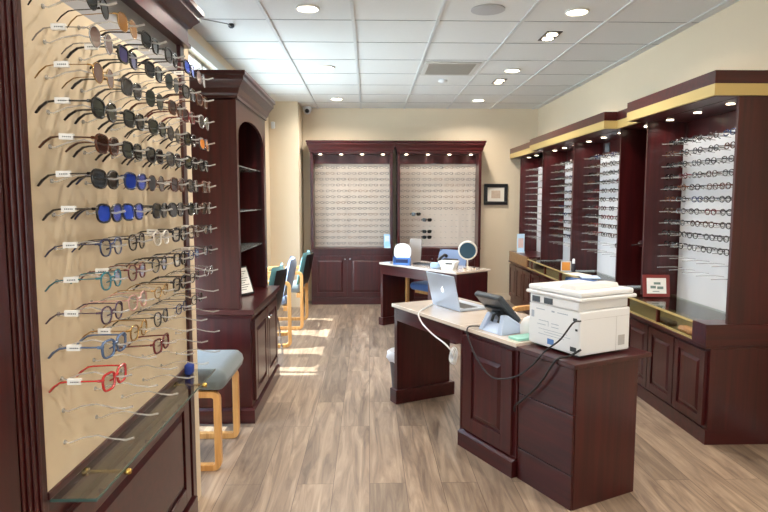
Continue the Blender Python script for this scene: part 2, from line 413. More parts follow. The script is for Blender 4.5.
# ------------------------------------------------------------------ eyewear
def sup(w, h, n, k, N):
    a = 2*math.pi*k/N; c, s = math.cos(a), math.sin(a)
    return (w/2*abs(c)**(2/n)*(1 if c >= 0 else -1), h/2*abs(s)**(2/n)*(1 if s >= 0 else -1))
def rim_pts(cy, w, h, n, N=18, side=1, cat=0):
    out = []
    for k in range(N):
        y, z = sup(w, h, n, k, N)
        z += cat*(y*side)/w*h*(1 if z > 0 else .2)
        y *= 1+.12*(z/h)
        out.append((-.9*(abs(cy+y))**2, cy+y, z))
    return out
SHAPES = {  # lens width, lens height, squareness, cat-eye lift, rim radius
    'round': (.050, .047, 2.0, 0, .0016), 'square': (.056, .042, 3.2, .05, .0032), 'aviator': (.056, .048, 2.3, -.05, .0015),
    'cat': (.056, .044, 2.6, .14, .0032), 'wrap': (.062, .043, 2.8, .08, .0030), 'oval': (.050, .034, 2.3, .03, .0018), 'panto': (.049, .042, 2.4, .05, .0022)}
FR = {k: mat('frame_'+k, c, .25, metal=mt, coat=.3) for k, c, mt in [
    ('black', (24, 22, 24), 0), ('tortoise', (84, 46, 28), 0), ('brown', (70, 44, 34), 0), ('gunmetal', (88, 88, 92), .7), ('gold', (190, 150, 84), .8), ('silver', (176, 178, 182), .8),
    ('red', (186, 48, 48), 0), ('maroon', (96, 26, 30), 0), ('navy', (36, 48, 84), 0), ('blue', (80, 104, 140), 0), ('pink', (204, 160, 150), 0), ('teal', (40, 110, 124), 0), ('purple', (66, 44, 70), 0), ('clear', (216, 208, 198), 0)]}
LN = {'clear': thru('lens_clear', (.93, .95, .96), .04),
      'black': mat('lens_black', (14, 17, 18), .06, spec=.35), 'green': mat('lens_green', (24, 32, 26), .06, spec=.35), 'grey': mat('lens_grey', (62, 60, 62), .08, spec=.35), 'brown': mat('lens_brown', (52, 30, 22), .07, spec=.35),
      'amber': mat('lens_amber', (140, 96, 44), .08, spec=.35), 'blue': mat('lens_blue_mirror', (40, 84, 220), .1, metal=.6), 'purple': mat('lens_purple', (64, 56, 112), .08, spec=.35), 'orange': mat('lens_orange_mirror', (236, 140, 24), .12, metal=.5), 'rose': mat('lens_rose', (120, 98, 92), .08, spec=.35)}
WORDS = {'clear': 'clear-lensed'}
_m = {}
def shape_meshes(sh):
    if sh in _m: return _m[sh]
    w, h, n, cat, r = SHAPES[sh]; cy = .036
    fr = MB()
    for s in (-1, 1):
        fr.tube(rim_pts(s*cy, w, h, n, 20, s, cat), r, 6, closed=True)
    fr.tube([(-.0005, -.011, h*.14), (.002, 0, h*.2), (-.0005, .011, h*.14)], r*1.2, 6)
    for s in (-1, 1):
        fr.tube([(-.9*.0036, s*(cy+w/2-.003), h*.24), (-.006, s*(cy+w/2+.006), h*.27), (-.012, s*.070, h*.27)], r*1.3, 6)
        fr.tube([(-.003, s*.011, -h*.05), (-.012, s*.009, -h*.14)], .0022, 5)
    lens = MB().prism([(p[0]-.0008, p[1], p[2]) for p in rim_pts(cy, w*.97, h*.97, n, 20, 1, cat)], (.0012, 0, 0))
    lens2 = MB().prism([(p[0]-.0008, p[1], p[2]) for p in rim_pts(-cy, w*.97, h*.97, n, 20, -1, cat)], (.0012, 0, 0))
    tm = []
    for s in (-1, 1):
        rr = r*1.25
        tm.append(MB().tube([(-.012, s*.070, h*.27), (-.05, s*.071, h*.27), (-.09, s*.070, h*.25), (-.105, s*.069, h*.20), (-.122, s*.067, -h*.06), (-.134, s*.065, -h*.36)], [rr, rr, rr*1.1, rr*1.3, rr*1.5, rr*1.2], 6, sq=.55))
    sz = SHAPES[sh][1]*.27
    tg = MB(); tg.box(-.085, -.052, -.0745, -.0665, sz-.007, sz+.007)
    tg.cm = 1
    for q in range(5): tg.box(-.077+q*.0042, -.0745+q*.0042, -.0748, -.0744, sz-.002, sz+.001)
    _m[sh] = (fr, lens, lens2, tm, tg); return _m[sh]
_mesh = {}
def getmesh(key, mb, mt, smooth=60):
    if key not in _mesh: _mesh[key] = mesh_of(mb, mt, smooth, key)
    return _mesh[key]
def link(name, me, parent):
    o = bpy.data.objects.new(name, me); col.objects.link(o); o.parent = parent; return o
def eyeglasses(sh, fc, lc, M, label, group, tagged=True, sun_=True):
    fr, l1, l2, tm, tg = shape_meshes(sh)
    nm = 'sunglasses' if sun_ else 'eyeglasses'
    t = thing(nm, label, nm, M=M, group=group)
    link('frame_front', getmesh('front_%s_%s' % (sh, fc), fr, FR[fc]), t)
    link('lens', getmesh('lens_%s_%s_a' % (sh, lc), l1, LN[lc]), t); link('lens', getmesh('lens_%s_%s_b' % (sh, lc), l2, LN[lc]), t)
    link('temple', getmesh('temple_%s_%s_a' % (sh, fc), tm[0], FR[fc]), t); link('temple', getmesh('temple_%s_%s_b' % (sh, fc), tm[1], FR[fc]), t)
    if tagged: link('price_tag', getmesh('tag_'+sh, tg, [PAPER, INK], None), t)
    return t

# ------------------------------------------------------------------ left wall display of sunglasses
PX = -.83
t = thing('sunglasses_display', 'cherry wood wall display with cream board and clear rods at left', 'display cabinet', (PX, 2.1, 0))
LD = t
part('board', MB().box(PX-.03, PX, 1.50, 2.70, .70, 1.985), CREAMB, t)
part('valance', MB().box(PX-.03, PX-.005, 1.50, 2.70, 1.985, 2.13), METALG, t, label='grey board above the rods')
g = MB(); g.box(-.88, -.826, 1.1, 1.50, 0, 2.14); g.box(-.826, -.812, 1.1, 1.36, 0, 2.14)
for k in range(4): g.box(-.826, -.820, 1.38+k*.026, 1.392+k*.026, 0, 2.14)
part('pilaster', g, CHERRY, t, bevel=.003)
part('stile', MB().box(-.86, -.818, 2.70, 2.752, 0, 2.14), CHERRY, t, bevel=.002)
g = MB(); g.box(-.86, -.835, 1.50, 2.70, 0, .70)
raised(g, frame((-.835, 1.50, .10), (0, 1, 0), (1, 0, 0)), 1.15, .50, .07, .022)
g.box(-.86, -.80, 1.50, 2.70, 0, .08); g.box(-.84, -.822, 1.50, 2.70, .68, .70)
part('lower_panel', g, CHERRY_H, t, bevel=.002)
g = MB(); g.sweep([(0, 2.12), (.01, 2.12), (.01, 2.135), (0, 2.14), (0, 2.2), (.012, 2.205), (.02, 2.22), (.045, 2.245), (.045, 2.265), (.06, 2.27), (.06, 2.29), (-.05, 2.29), (-.05, 2.12)], [(-.80, .9), (-.80, 2.755), (-.88, 2.755)][::-1])
part('crown', g, CHERRY_H, t)
sh = part('glass_shelf', MB().box(PX+.002, -.708, 1.51, 2.715, .672, .678), [SHELFG], t)
part('glass_edge', MB().box(-.7085, -.7065, 1.51, 2.715, .671, .679).box(PX+.002, -.708, 1.508, 1.51, .671, .679), GEDGE, sh)
for yy in (1.70, 2.52):
    b = part('bracket', MB().tube([(PX, yy, .663), (-.70, yy, .663)], .006, 8).lathe([(.009, -.712), (.010, -.70), (.006, -.694)], (0, yy, .663), 12, 'x').lathe([(.014, PX-.0), (.012, PX+.012)], (0, yy, .663), 14, 'x'), BRASS, t, smooth=50, label='brass shelf bracket')
NR = 14; rowz = [.80+.0882*(13-i) for i in range(NR)]; colY = [1.60+.19*k for k in range(6)]
pp = [(0, 0, 0), (.015, 0, -.002), (.05, 0, .012), (.09, 0, .018), (.13, 0, .008), (.165, 0, .004), (.188, 0, .010)]
rodme = mesh_of(MB().tube(pp, [.0024]*5+[.003, .0034], 6).lathe([(.0065, 0), (.006, .004)], (0, 0, 0), 10, 'x'), ACRYL, 50, 'rod')
for i, z in enumerate(rowz):
    for k, y in enumerate(colY):
        o = link('rod', rodme, t); o.location = Vector((PX, y, z-.006))-Vector((PX, 2.1, 0))
grid = [  # rows from the top, columns from the near end: shape, frame, lens
 [('round','black','black'),('aviator','gold','amber'),('square','black','black'),('square','black','grey'),('wrap','black','blue'),('aviator','gunmetal','rose')],
 [('round','silver','rose'),('square','black','purple'),('square','black','black'),('aviator','gunmetal','green'),('square','black','grey'),('square','tortoise','brown')],
 [('round','gold','rose'),('square','gunmetal','grey'),('aviator','black','green'),('square','tortoise','brown'),('square','maroon','brown'),('aviator','silver','grey')],
 [('cat','black','green'),('square','black','black'),('square','black','green'),('round','black','grey'),('square','black','black'),('wrap','gunmetal','orange')],
 [('wrap','tortoise','brown'),('square','black','green'),('square','black','black'),('square','gunmetal','grey'),('square','black','green'),('square','black','black')],
 [('wrap','black','black'),('wrap','navy','blue'),('round','tortoise','grey'),('square','tortoise','brown'),('square','black','grey'),('square','tortoise','brown')],
 [('wrap','black','blue'),('wrap','navy','blue'),('square','black','black'),('wrap','black','grey'),('square','black','green'),('square','brown','black')],
 [('panto','navy','clear'),('panto','black','clear'),('panto','clear','clear'),('square','black','clear'),('square','brown','clear'),('oval','black','clear')],
 [('panto','teal','clear'),('panto','maroon','clear'),('panto','black','clear'),('square','black','clear'),('oval','navy','clear'),('oval','black','clear')],
 [('panto','purple','clear'),('panto','pink','clear'),('oval','gold','clear'),('square','black','clear'),('oval','black','clear'),('oval','silver','clear')],
 [('square','blue','clear'),('panto','gold','clear'),('panto','black','clear'),('oval','navy','clear'),('oval','black','clear'),None],
 [('square','red','clear'),None,('square','maroon','clear'),None,None,None]]
ordn = ['top', 'second', 'third', 'fourth', 'fifth', 'sixth', 'seventh', 'eighth', 'ninth', 'tenth', 'eleventh', 'twelfth']
cpos = ['nearest in', 'second from near end of', 'third from near end of', 'third from far end of', 'second from far end of', 'farthest in']
for i, row in enumerate(grid):
    for k, spec in enumerate(row):
        if not spec: continue
        s_, fc, lc = spec
        sn = i < 7
        tg_ = k == 0 or random.random() < .3
        lab = '%s %s, %s the left display\'s %s row' % (fc, ('sunglasses, %s lenses' % lc) if sn else 'eyeglasses', cpos[k], ordn[i])
        M = Matrix.Translation((-.683+random.uniform(-.006, .006), colY[k]+random.uniform(-.006, .006), rowz[i]-.002)) @ Matrix.Rotation(random.uniform(-.04, .04), 4, 'Z') @ Matrix.Rotation(R(random.uniform(-3, 3)), 4, 'Y') @ Matrix.Scale(1.06, 4)
        eyeglasses(s_, fc, lc, M, lab, 'eyewear on the left display', tg_, sn)
single('cleaning_pouch', MB().rbox((-.80, 2.63, .703), (.035, .05, .05), .012), mat('blue_cloth', (34, 62, 150), .7), 'small blue cloth pouch at the far end of the glass shelf', 'pouch', smooth=50)

# ------------------------------------------------------------------ tall hutch on the left
t = thing('hutch_cabinet', 'tall cherry wood hutch with arched niche against the left window', 'cabinet', (-1.03, 4.35, 0))
HX = -.828; Y0, Y1 = 3.83, 4.88
g = MB(); g.box(-1.30, -.765, Y0, Y1, .09, .70)
part('base_body', g, CHERRY, t, bevel=.002)
g = MB(); g.sweep([(0, 0), (.02, 0), (.02, .085), (.008, .1), (0, .1)], [(-1.30, Y0), (-.765, Y0), (-.765, Y1), (-1.30, Y1)][::-1]); g.box(-1.3, -.765, Y0, Y1, 0, .09)
part('plinth', g, CHERRY_H, t)
g = MB(); g.box(-1.30, -.765, Y0, Y1, .70, .735); g.sweep([(0, .69), (.01, .69), (.014, .71), (.03, .72), (.03, .75), (0, .75)], [(-1.30, Y0), (-.765, Y0), (-.765, Y1), (-1.30, Y1)][::-1]); g.box(-1.3, -.765, Y0, Y1, .735, .75)
part('counter', g, CHERRY_H, t)
for k in range(2):
    yy = Y0+.05+k*.48
    g = MB(); raised(g, frame((-.765, yy, .13), (0, 1, 0), (1, 0, 0)), .46, .54, .06, .02)
    d = part('door', g, CHERRY, t, bevel=.0015)
    knob(frame((-.745, yy+(.43 if k == 0 else .03), .60), (0, 1, 0), (1, 0, 0)), d)
g = MB(); g.box(-1.30, HX-.02, Y0, Y0+.025, .75, 2.09); g.box(-1.30, HX-.02, Y1-.025, Y1, .75, 2.09); g.box(-1.30, -1.28, Y0, Y1, .75, 2.09); g.box(-1.3, HX-.02, Y0, Y1, 2.07, 2.09)
part('upper_body', g, CHERRY, t)
# face frame with arch
arc = [(Y0+.05, .75), (Y0, .75), (Y0, 2.1), (Y1, 2.1), (Y1, .75), (Y1-.09, .75), (Y1-.09, 1.86)]
for k in range(1, 12):
    a = math.pi*k/12; arc.append(((Y0+Y1)/2-.02+(Y1-Y0-.14)/2*math.cos(a), 1.86+.13*math.sin(a)))
arc.append((Y0+.05, 1.86))
g = MB(); g.prism([(HX-.02, y, z) for y, z in arc], (.02, 0, 0)); part('arched_face', g, CHERRY, t)
g = MB(); g.sweep(crown_prof(2.08, 1.0, 1.5), [(-1.30, Y0), (HX, Y0), (HX, Y1), (-1.30, Y1)][::-1]); g.box(-1.3, HX, Y0, Y1, 2.09, 2.235)
part('crown', g, CHERRY_H, t)
for z in (1.67, 1.37, 1.10):
    part('glass_shelf', MB().box(-1.275, HX-.03, Y0+.03, Y1-.03, z, z+.008), [thru('niche_glass', (.85, .9, .88), .1, body=(200, 205, 205), bodyfac=.2)], t)
t = thing('framed_notice', 'white notice in a leaning black frame on the left hutch counter', 'picture frame', (-.90, 4.40, .75))
Mf = frame((-.905, 4.40, .752), (.50, .86, 0), (.80, -.46, .35), (-.30, .17, .93))
part('frame', MB(Mf).box(-.08, .08, 0, .012, 0, .22), BLACK, t); part('sheet', MB(Mf).box(-.068, .068, .012, .0135, .014, .206), PAPER, t)
g = MB(Mf)
for k in range(9): g.box(-.05, .03+.02*((k*7) % 3-1), .0135, .014, .04+k*.017, .044+k*.017)
part('print', g, INK, t)

# ------------------------------------------------------------------ seats
def loop_frame(mb, x0, x1, y, z0, z1, r=.045, wd=.035, th=.02, n=5):
    """rounded rectangular bent-wood loop standing in the plane of constant y"""
    def rr(a0, a1, b0, b1, rad):
        pts = []
        for (cx, cz, st) in ((a1-rad, b1-rad, 0), (a0+rad, b1-rad, 90), (a0+rad, b0+rad, 180), (a1-rad, b0+rad, 270)):
            for k in range(n+1):
                a = R(st+90*k/n); pts.append((cx+rad*math.cos(a), cz+rad*math.sin(a)))
        return pts
    o = rr(x0, x1, z0, z1, r); i = rr(x0+wd, x1-wd, z0+wd, z1-wd, max(r-wd, .012)); N = len(o)
    v = [(p[0], y-th, p[1]) for p in o]+[(p[0], y-th, p[1]) for p in i]+[(p[0], y+th, p[1]) for p in o]+[(p[0], y+th, p[1]) for p in i]
    f = []
    for k in range(N):
        l = (k+1) % N
        f += [(k, l, N+l, N+k), (2*N+k, 3*N+k, 3*N+l, 2*N+l), (k, 2*N+k, 2*N+l, l), (N+k, N+l, 3*N+l, 3*N+k)]
    return mb.add(v, f)
t = thing('upholstered_stool', 'grey upholstered seat on honey wood loop legs beside the left display', 'stool', (-1.03, 3.36, 0))
part('seat', MB().rbox((-1.01, 3.36, .495), (.50, .52, .115), .055), GREYSEAT, t, smooth=60)
for yy in (3.14, 3.58):
    part('leg', loop_frame(MB(), -1.24, -.795, yy, 0, .438), OAK, t, bevel=.004)
part('stretcher', MB().box(-1.03, -.99, 3.16, 3.56, .40, .435), OAK, t, bevel=.003)

def cushion_back(w, h, th, seg=10, lean=.22, curve=.05):
    """curved padded back, local: x forward, y across, z up from 0"""
    mb = MB(); v = []; f = []
    for side in (0, 1):
        for i in range(seg+1):
            for j in range(seg+1):
                u = -1+2*i/seg; q = j/seg
                e = min(1, (1-abs(u))*5)**.5*min(1, q*5)**.5*min(1, (1-q)*5)**.5
                xx = -lean*q*h-curve*(u*u)*-1 + (th/2*e)*(1 if side == 0 else -1)
                v.append((xx, u*w/2*(1-.06*q**4), q*h))
    n = seg+1
    for i in range(seg):
        for j in range(seg):
            a = i*n+j; f.append((a, a+1, a+n+1, a+n)); b = n*n+a; f.append((b, b+n, b+n+1, b+1))
    for k in range(seg):
        f.append((k, n*n+k, n*n+k+1, k+1)); a = seg*n+k; f.append((a, a+1, n*n+a+1, n*n+a))
        a = k*n; f.append((a, a+n, n*n+a+n, n*n+a)); a = k*n+seg; f.append((a, n*n+a, n*n+a+n, a+n))
    mb.add(v, f); return mb
def wood_chair(label, loc, rz, seat_m, back_m, group=None, shell=False):
    M = Matrix.Translation(loc) @ Matrix.Rotation(rz, 4, 'Z')
    t = thing('wooden_armchair', label, 'chair', M=M, group=group)
    part('seat', MB(M).rbox((.02, 0, .455), (.46, .46, .09), .04), seat_m, t, smooth=60)
    b = cushion_back(.48, .36, .06); b.v = [M @ (p+Vector((-.21, 0, .50))) for p in b.v]
    part('backrest', b, back_m, t, smooth=60)
    if shell:
        b = cushion_back(.47, .34, .02, lean=.2); b.v = [M @ (p+Vector((-.262, 0, .50))) for p in b.v]; part('back_shell', b, BLACK, t, smooth=60, label='black outer shell')
    for s in (-1, 1): part('leg', loop_frame(MB(M), -.24, .26, s*.265, 0, .66, r=.06, wd=.036, th=.018), OAK, t, bevel=.004)
    part('rail', MB(M).box(.10, .14, -.25, .25, .36, .405).box(-.2, -.16, -.25, .25, .36, .405), OAK, t, bevel=.003)
    part('back_upright', MB(M).box(-.235, -.2, -.248, -.21, .40, .58).box(-.235, -.2, .21, .248, .40, .58), OAK, t)
    return t
def shell_chair(label, loc, rz, fab):
    M = Matrix.Translation(loc) @ Matrix.Rotation(rz, 4, 'Z')
    t = thing('visitor_chair', label, 'chair', M=M)
    part('seat', MB(M).rbox((.02, 0, .45), (.46, .46, .07), .03), fab, t, smooth=60)
    b = cushion_back(.46, .40, .05, lean=.2); b.v = [M @ (p+Vector((-.20, 0, .47))) for p in b.v]; part('backrest', b, fab, t, smooth=60)
    b = cushion_back(.45, .37, .02, lean=.2); b.v = [M @ (p+Vector((-.245, 0, .47))) for p in b.v]; part('back_shell', b, BLACK, t, smooth=60, label='black outer shell')
    for sx in (-1, 1):
        for sy in (-1, 1):
            part('leg', MB(M).tube([(sx*.17+.0, sy*.19, .42), (sx*.20, sy*.20, .30), (sx*.235, sy*.215, 0)], .011, 8), CHROME, t, smooth=60)
    part('seat_frame', MB(M).box(-.18, .19, -.2, .2, .395, .415), BLACK, t)
    return t
shell_chair('black-shelled teal chair closest to the hutch, its back to the aisle', (-1.06, 5.38, 0), R(178), TEALSEAT)
wood_chair('wooden armchair with slate back, middle of the three chairs beyond the hutch', (-1.04, 6.08, 0), R(188), SLATE, SLATE, None)
wood_chair('wooden armchair with teal back in black shell, farthest of the three window chairs', (-.975, 6.92, 0), R(180), GREYSEAT, TEALSEAT, None, True)
wood_chair('wooden armchair with blue seat tucked behind the far desk', (.80, 6.90, 0), R(216), BLUESEAT, SLATE, None)
wood_chair('wooden armchair mostly hidden behind the printer', (1.40, 4.25, 0), R(206), BLUESEAT, BLUESEAT, None)

# ------------------------------------------------------------------ back wall display cabinets
def mini_glasses(r=.0022, w=.046, h=.034, n=12, N=5, cap=False, temples=True):
    mb = MB()
    for s in (-1, 1):
        pts = [(0, s*.034+sup(w, h, 2.5, k, n)[0], sup(w, h, 2.5, k, n)[1]) for k in range(n)]
        mb.tube(pts, r, N, closed=True)
    mb.tube([(0, -.012, .004), (0, .012, .004)], r, N)
    if temples:
        for s in (-1, 1): mb.tube([(0, s*.058, .008), (-.05, s*.066, .009), (-.10, s*.064, .006), (-.125, s*.06, -.012)], r*.9, N)
    return mb
BY = 8.27
stuff = MB()
for (x0, x1, nm, hid) in ((-.80, .325, 'left', False), (.39, 1.545, 'right', True)):
    t = thing('wall_display_cabinet', 'cherry wood back wall display cabinet of spectacles, the %s one of the pair' % nm, 'display cabinet', ((x0+x1)/2, 8.45, 0), group='back wall display cabinets')
    part('base_body', MB().box(x0, x1, BY+.01, YB-.02, .09, .77), CHERRY, t)
    part('plinth', MB().box(x0, x1, BY, YB-.02, 0, .10), CHERRY_H, t, bevel=.004)
    part('ledge', MB().box(x0, x1, BY-.02, YB-.02, .77, .79), CHERRY_H, t, bevel=.004)
    xm = (x0+x1)/2-.06
    for k in range(2):
        a = x0+.03 if k == 0 else xm+.005; b = xm-.005 if k == 0 else x1-.03
        g = MB(); raised(g, frame((a, BY+.01, .12), (1, 0, 0), (0, -1, 0)), b-a, .56, .05, .018)
        d = part('door', g, CHERRY, t)
        knob(frame((b-.03 if k == 0 else a+.03, BY-.008, .64), (1, 0, 0), (0, -1, 0)), d)
    g = MB(); g.box(x0, x0+.035, BY, YB-.02, .79, 2.1); g.box(x1-.035, x1, BY, YB-.02, .79, 2.1); g.box(x0, x1, YB-.06, YB-.02, .79, 2.1); g.box(x0, x1, BY, YB-.02, 2.08, 2.1)
    part('upper_body', g, CHERRY, t)
    part('board', MB().box(x0+.035, x1-.035, YB-.09, YB-.065, .79, 1.955), PPANEL, t)
    part('top_rail', MB().box(x0+.035, x1-.035, YB-.13, YB-.065, 1.955, 2.08), CHERRY_H, t)
    g = MB(); g.sweep(crown_prof(2.1, .7, 1.45), [(x0, YB-.02), (x0, BY), (x1, BY), (x1, YB-.02)][::-1]); g.box(x0, x1, BY, YB-.02, 2.1, 2.25)
    part('crown', g, CHERRY_H, t)
    for k in range(4):
        lx = x0+.13+k*(x1-x0-.26)/3
        part('spot_lens', MB().lathe([(.022, 2.072), (.022, 2.079)], (lx, BY+.12, 0), 14), LITS, t)
        if k in (0, 1, 2, 3): lampat(lx, BY+.12, 2.065, .45, .04)
    nc = 7; pitch = (x1-x0-.07)/nc
    stf = MB()
    for i in range(14):
        z = 1.90-.081*i
        for k in range(nc):
            cx = x0+.035+pitch*(k+.5)
            for s in (-1, 1):
                stf.tube([(cx+s*.045, YB-.09, z-.012), (cx+s*.045, YB-.25, z-.008)], .0028, 4)
            sg = nm == 'right' and (i, k) in ((8, 1), (9, 2), (11, 2), (12, 2))
            if sg or (nm == 'right' and i > 7 and k > 1): continue
            stuff.M = frame((cx+random.uniform(-.008, .008), YB-.22, z), (0, -1, 0), (1, 0, 0)); stuff.cm = random.choice((0, 0, 1, 2) if i < 7 else (0, 1, 1, 2))
            mg = mini_glasses(.0024, .044, .03, 8, 4); stuff.v += [stuff.M @ p for p in mg.v]; off = len(stuff.v)-len(mg.v)
            stuff.f += [[q+off for q in f] for f in mg.f]; stuff.mi += [stuff.cm]*len(mg.f)
    o = part('rod', stf, ACRYL, t); o['kind'] = 'stuff'
stuff.M = Matrix()
o = single('eyeglasses_rows', stuff, [mat('far_frame_a', (112, 100, 92), .4), mat('far_frame_b', (78, 70, 68), .4), mat('far_frame_c', (140, 108, 84), .4)], 'rows of small pale eyeglasses hung across both back wall displays', 'eyeglasses', kind='stuff')
pitch = (1.545-.39-.07)/7
for (i, k, w_) in ((8, 1, 'highest of the four dark pairs'), (9, 2, 'second highest of the four dark pairs'), (11, 2, 'second lowest of the four dark pairs'), (12, 2, 'lowest of the four dark pairs')):
    M = frame((.39+.035+pitch*(k+.5), YB-.22, 1.90-.081*i), (0, -1, 0), (1, 0, 0))
    eyeglasses('square', 'black', 'black', M, 'black sunglasses on the right back wall display, '+w_, 'dark sunglasses on the back display', False)

# framed picture on the back wall
t = thing('picture_frame', 'small square picture in a wide black frame on the back wall', 'picture', (1.82, 8.62, 1.38))
part('frame', MB().box(1.65, 1.99, 8.60, 8.629, 1.38, 1.43).box(1.65, 1.99, 8.60, 8.629, 1.63, 1.68).box(1.65, 1.70, 8.60, 8.629, 1.43, 1.63).box(1.94, 1.99, 8.60, 8.629, 1.43, 1.63), BLACK, t, bevel=.004)
part('mat_board', MB().box(1.70, 1.94, 8.612, 8.625, 1.43, 1.63), mat('mat_board', (224, 218, 206), .8), t)
part('print', MB().box(1.755, 1.885, 8.609, 8.612, 1.475, 1.585), mat('faded_print', (190, 170, 150), .8, noise=.25, nscale=30), t)

# ------------------------------------------------------------------ right bank of display cabinets
RX = 1.98
units = [('near', 3.40, 4.53, 0, 12), ('gap', 4.53, 4.99, 0, 0), ('second', 4.99, 6.15, 1, 12), ('third', 6.15, 7.25, 1, 12), ('far', 7.25, 8.40, 2, 13)]
minis = {}
for c in ('black', 'brown', 'gunmetal', 'maroon', 'silver', 'tortoise', 'navy'):
    minis[c] = mesh_of(mini_glasses(.0036, .050, .037), FR[c], 50, 'mini_'+c)
rodR = MB().tube([(0, 0, 0), (-.06, 0, .006), (-.12, 0, .006), (-.19, 0, .004)], .003, 5)
rodRme = mesh_of(rodR, ACRYL, 50, 'rod_right')
GLABEL = {'near': 'cherry wood display cabinet with glass counter case, nearest on the right wall', 'gap': 'narrow dark cherry recess between two right wall display cabinets',
          'second': 'cherry wood display cabinet with two square cards above its board and lever handle', 'third': 'cherry wood display cabinet, second from the far end of the right wall', 'far': 'cherry wood display cabinet stepped back beside the back wall'}
for (nm, y0, y1, kind_, nrow) in units:
    t = thing('display_cabinet', GLABEL[nm], 'display cabinet', (2.2, (y0+y1)/2, 0), group='right wall display cabinets')
    xf = RX
    ux = 2.09 if nm != 'far' else 2.11
    part('base_body', MB().box(xf+.02, XR-.004, y0, y1, .09, .58), CHERRY, t)
    part('plinth', MB().box(xf+.01 if nm == 'near' else xf+.03, XR-.004, y0, y1, 0, .09), CHERRY_H, t)
    nd = {'near': 3, 'gap': 1, 'second': 3, 'third': 3, 'far': 3}[nm]; dw = (y1-y0-.04)/nd
    for k in range(nd):
        g = MB(); raised(g, frame((xf+.02, y0+.02+k*dw+.006, .11), (0, 1, 0), (-1, 0, 0)), dw-.012, .45, .05, .02)
        part('door', g, CHERRY_R if False else CHERRY, t, bevel=.0015)
    # counter and glass case
    part('counter_rail', MB().box(xf-.01, XR-.004, y0, y1, .58, .60), CHERRY_H, t, bevel=.003)
    if nm != 'far': part('case_floor', MB().box(xf+.024, XR-.06, y0+.15 if nm == 'near' else y0, y1, .60, .604), mat('case_lining_'+nm, (132, 108, 70), .5), t)
    ya, yb = y0, y1
    if nm == 'near':
        part('end_block', MB().box(xf-.02, XR-.004, y0-.01, y0+.14, .60, .727), CHERRY_H, t, bevel=.003); ya = y0+.14
    if nm == 'far':
        part('solid_front', MB().box(xf, xf+.025, 7.45, y1, .60, .735), wood('case_front_wood', (120, 84, 50), (150, 108, 66), (3, 30, 30)), t); yb = 7.43
        part('counter_top', MB().box(xf+.025, XR-.004, 7.45, y1, .715, .735), CHERRY_H, t)
    g = MB(); g.box(xf, xf+.012, ya, yb, .60, .612); g.box(xf, xf+.012, ya, yb, .703, .715)
    nb = max(2, int(round((yb-ya)/.5))+1)
    part('brass_edge', g, GOLD, t)
    g = MB()
    for k in range(nb):
        yy = ya+(yb-ya-.02)*k/(nb-1); g.box(xf+.001, xf+.022, yy, yy+.02, .6, .714)
    part('case_post', g, CHERRY_R, t)
    part('glass_front', MB().box(xf+.003, xf+.008, ya+.02, yb-.02, .612, .703), GLASS, t)
    part('glass_top', MB().box(xf+.012, 2.345, ya, yb, .709, .716), thru('case_top_glass_'+nm, (.8, .85, .82), .06), t)
    # upper part
    ztop = 2.03
    g = MB()
    if nm != 'gap':
        g.box(ux, XR-.004, y0, y0+.022, .727, ztop); g.box(ux, XR-.004, y1-.022, y1, .727, ztop)
        g.box(XR-.03, XR-.004, y0, y1, .60, ztop)
    else:
        g.box(XR-.03, XR-.004, y0, y1, .60, ztop)
    part('upper_body', g, CHERRY, t)
    part('soffit', MB().box(ux if nm != 'gap' else 2.12, XR-.004, y0, y1, ztop, ztop+.02), CHERRY_H, t)
    if nm != 'gap':
        part('board', MB().box(XR-.055, XR-.032, y0+.03, y1-.04, .70, 1.90), WPANEL, t)
        for k in range(12):
            z = 1.868-.083*k
            for j in range(6):
                yy = y0+.14+j*(y1-y0-.22)/5.0*.98
                o = link('rod', rodRme, t); o.location = Vector((XR-.055, yy, z-.012))-Vector((2.2, (y0+y1)/2, 0))
        for k in range(3):
            ly = y0+.25+k*(y1-y0-.4)/2
            part('spot_lens', MB().lathe([(.024, ztop-.003), (.024, ztop-.0005)], (2.19, ly, 0), 16), LITS, t)
            lampat(2.19, ly, ztop-.012, .8, .05)
    else:
        part('spot_lens', MB().lathe([(.024, ztop-.006), (.024, ztop-.001)], (2.2, 4.76, 0), 16), LITS, t)
    if nm == 'second':
        part('lever_handle', MB().tube([(2.285, y0, 1.085), (2.285, y0-.045, 1.085)], .010, 10).tube([(2.29, y0-.045, 1.085), (2.19, y0-.045, 1.072)], .009, 8).lathe([(.027, y0-.012), (.027, y0-.0005)], (2.285, 0, 1.085), 18, 'y'), CHROME, t, smooth=50, label='chrome lever handle')
    # crown with gold fascia
    cx = {'near': 1.955, 'gap': 2.06, 'second': 1.955, 'third': 1.955, 'far': 2.03}[nm]
    fasc = [(0, 2.035), (.004, 2.035), (.004, 2.10), (0, 2.10), (-.02, 2.10), (-.02, 2.035)]
    crn = [(-.02, 2.10), (.008, 2.10), (.008, 2.106), (.016, 2.112), (.022, 2.126), (.038, 2.142), (.038, 2.15), (.05, 2.153), (.05, 2.172), (-.02, 2.172)]
    if nm == 'near': path = [(XR-.004, y0), (cx, y0), (cx, y1)]
    elif nm == 'second': path = [(2.08, y0), (cx, y0), (cx, y1)]
    elif nm == 'third': path = [(cx, y0), (cx, y1+.0), (2.05, y1)]
    elif nm == 'far': path = [(cx, y0), (cx, y1+.2)]
    else: path = [(cx, y0), (cx, y1)]
    path = path[::-1]
    part('fascia', MB().sweep(fasc, path), GOLD, t, label='gold strip under the crown')
    part('crown', MB().sweep(crn, path), CHERRY_H, t)
    part('canopy', MB().box(cx, XR-.004, y0, y1 if nm != 'far' else y1+.2, 2.03 if nm == 'far' else 2.032, 2.168), CHERRY_H, t)
UL = {'near': 'right wall\'s nearest display', 'second': 'right display below two square cards', 'third': 'right wall\'s second farthest display'}
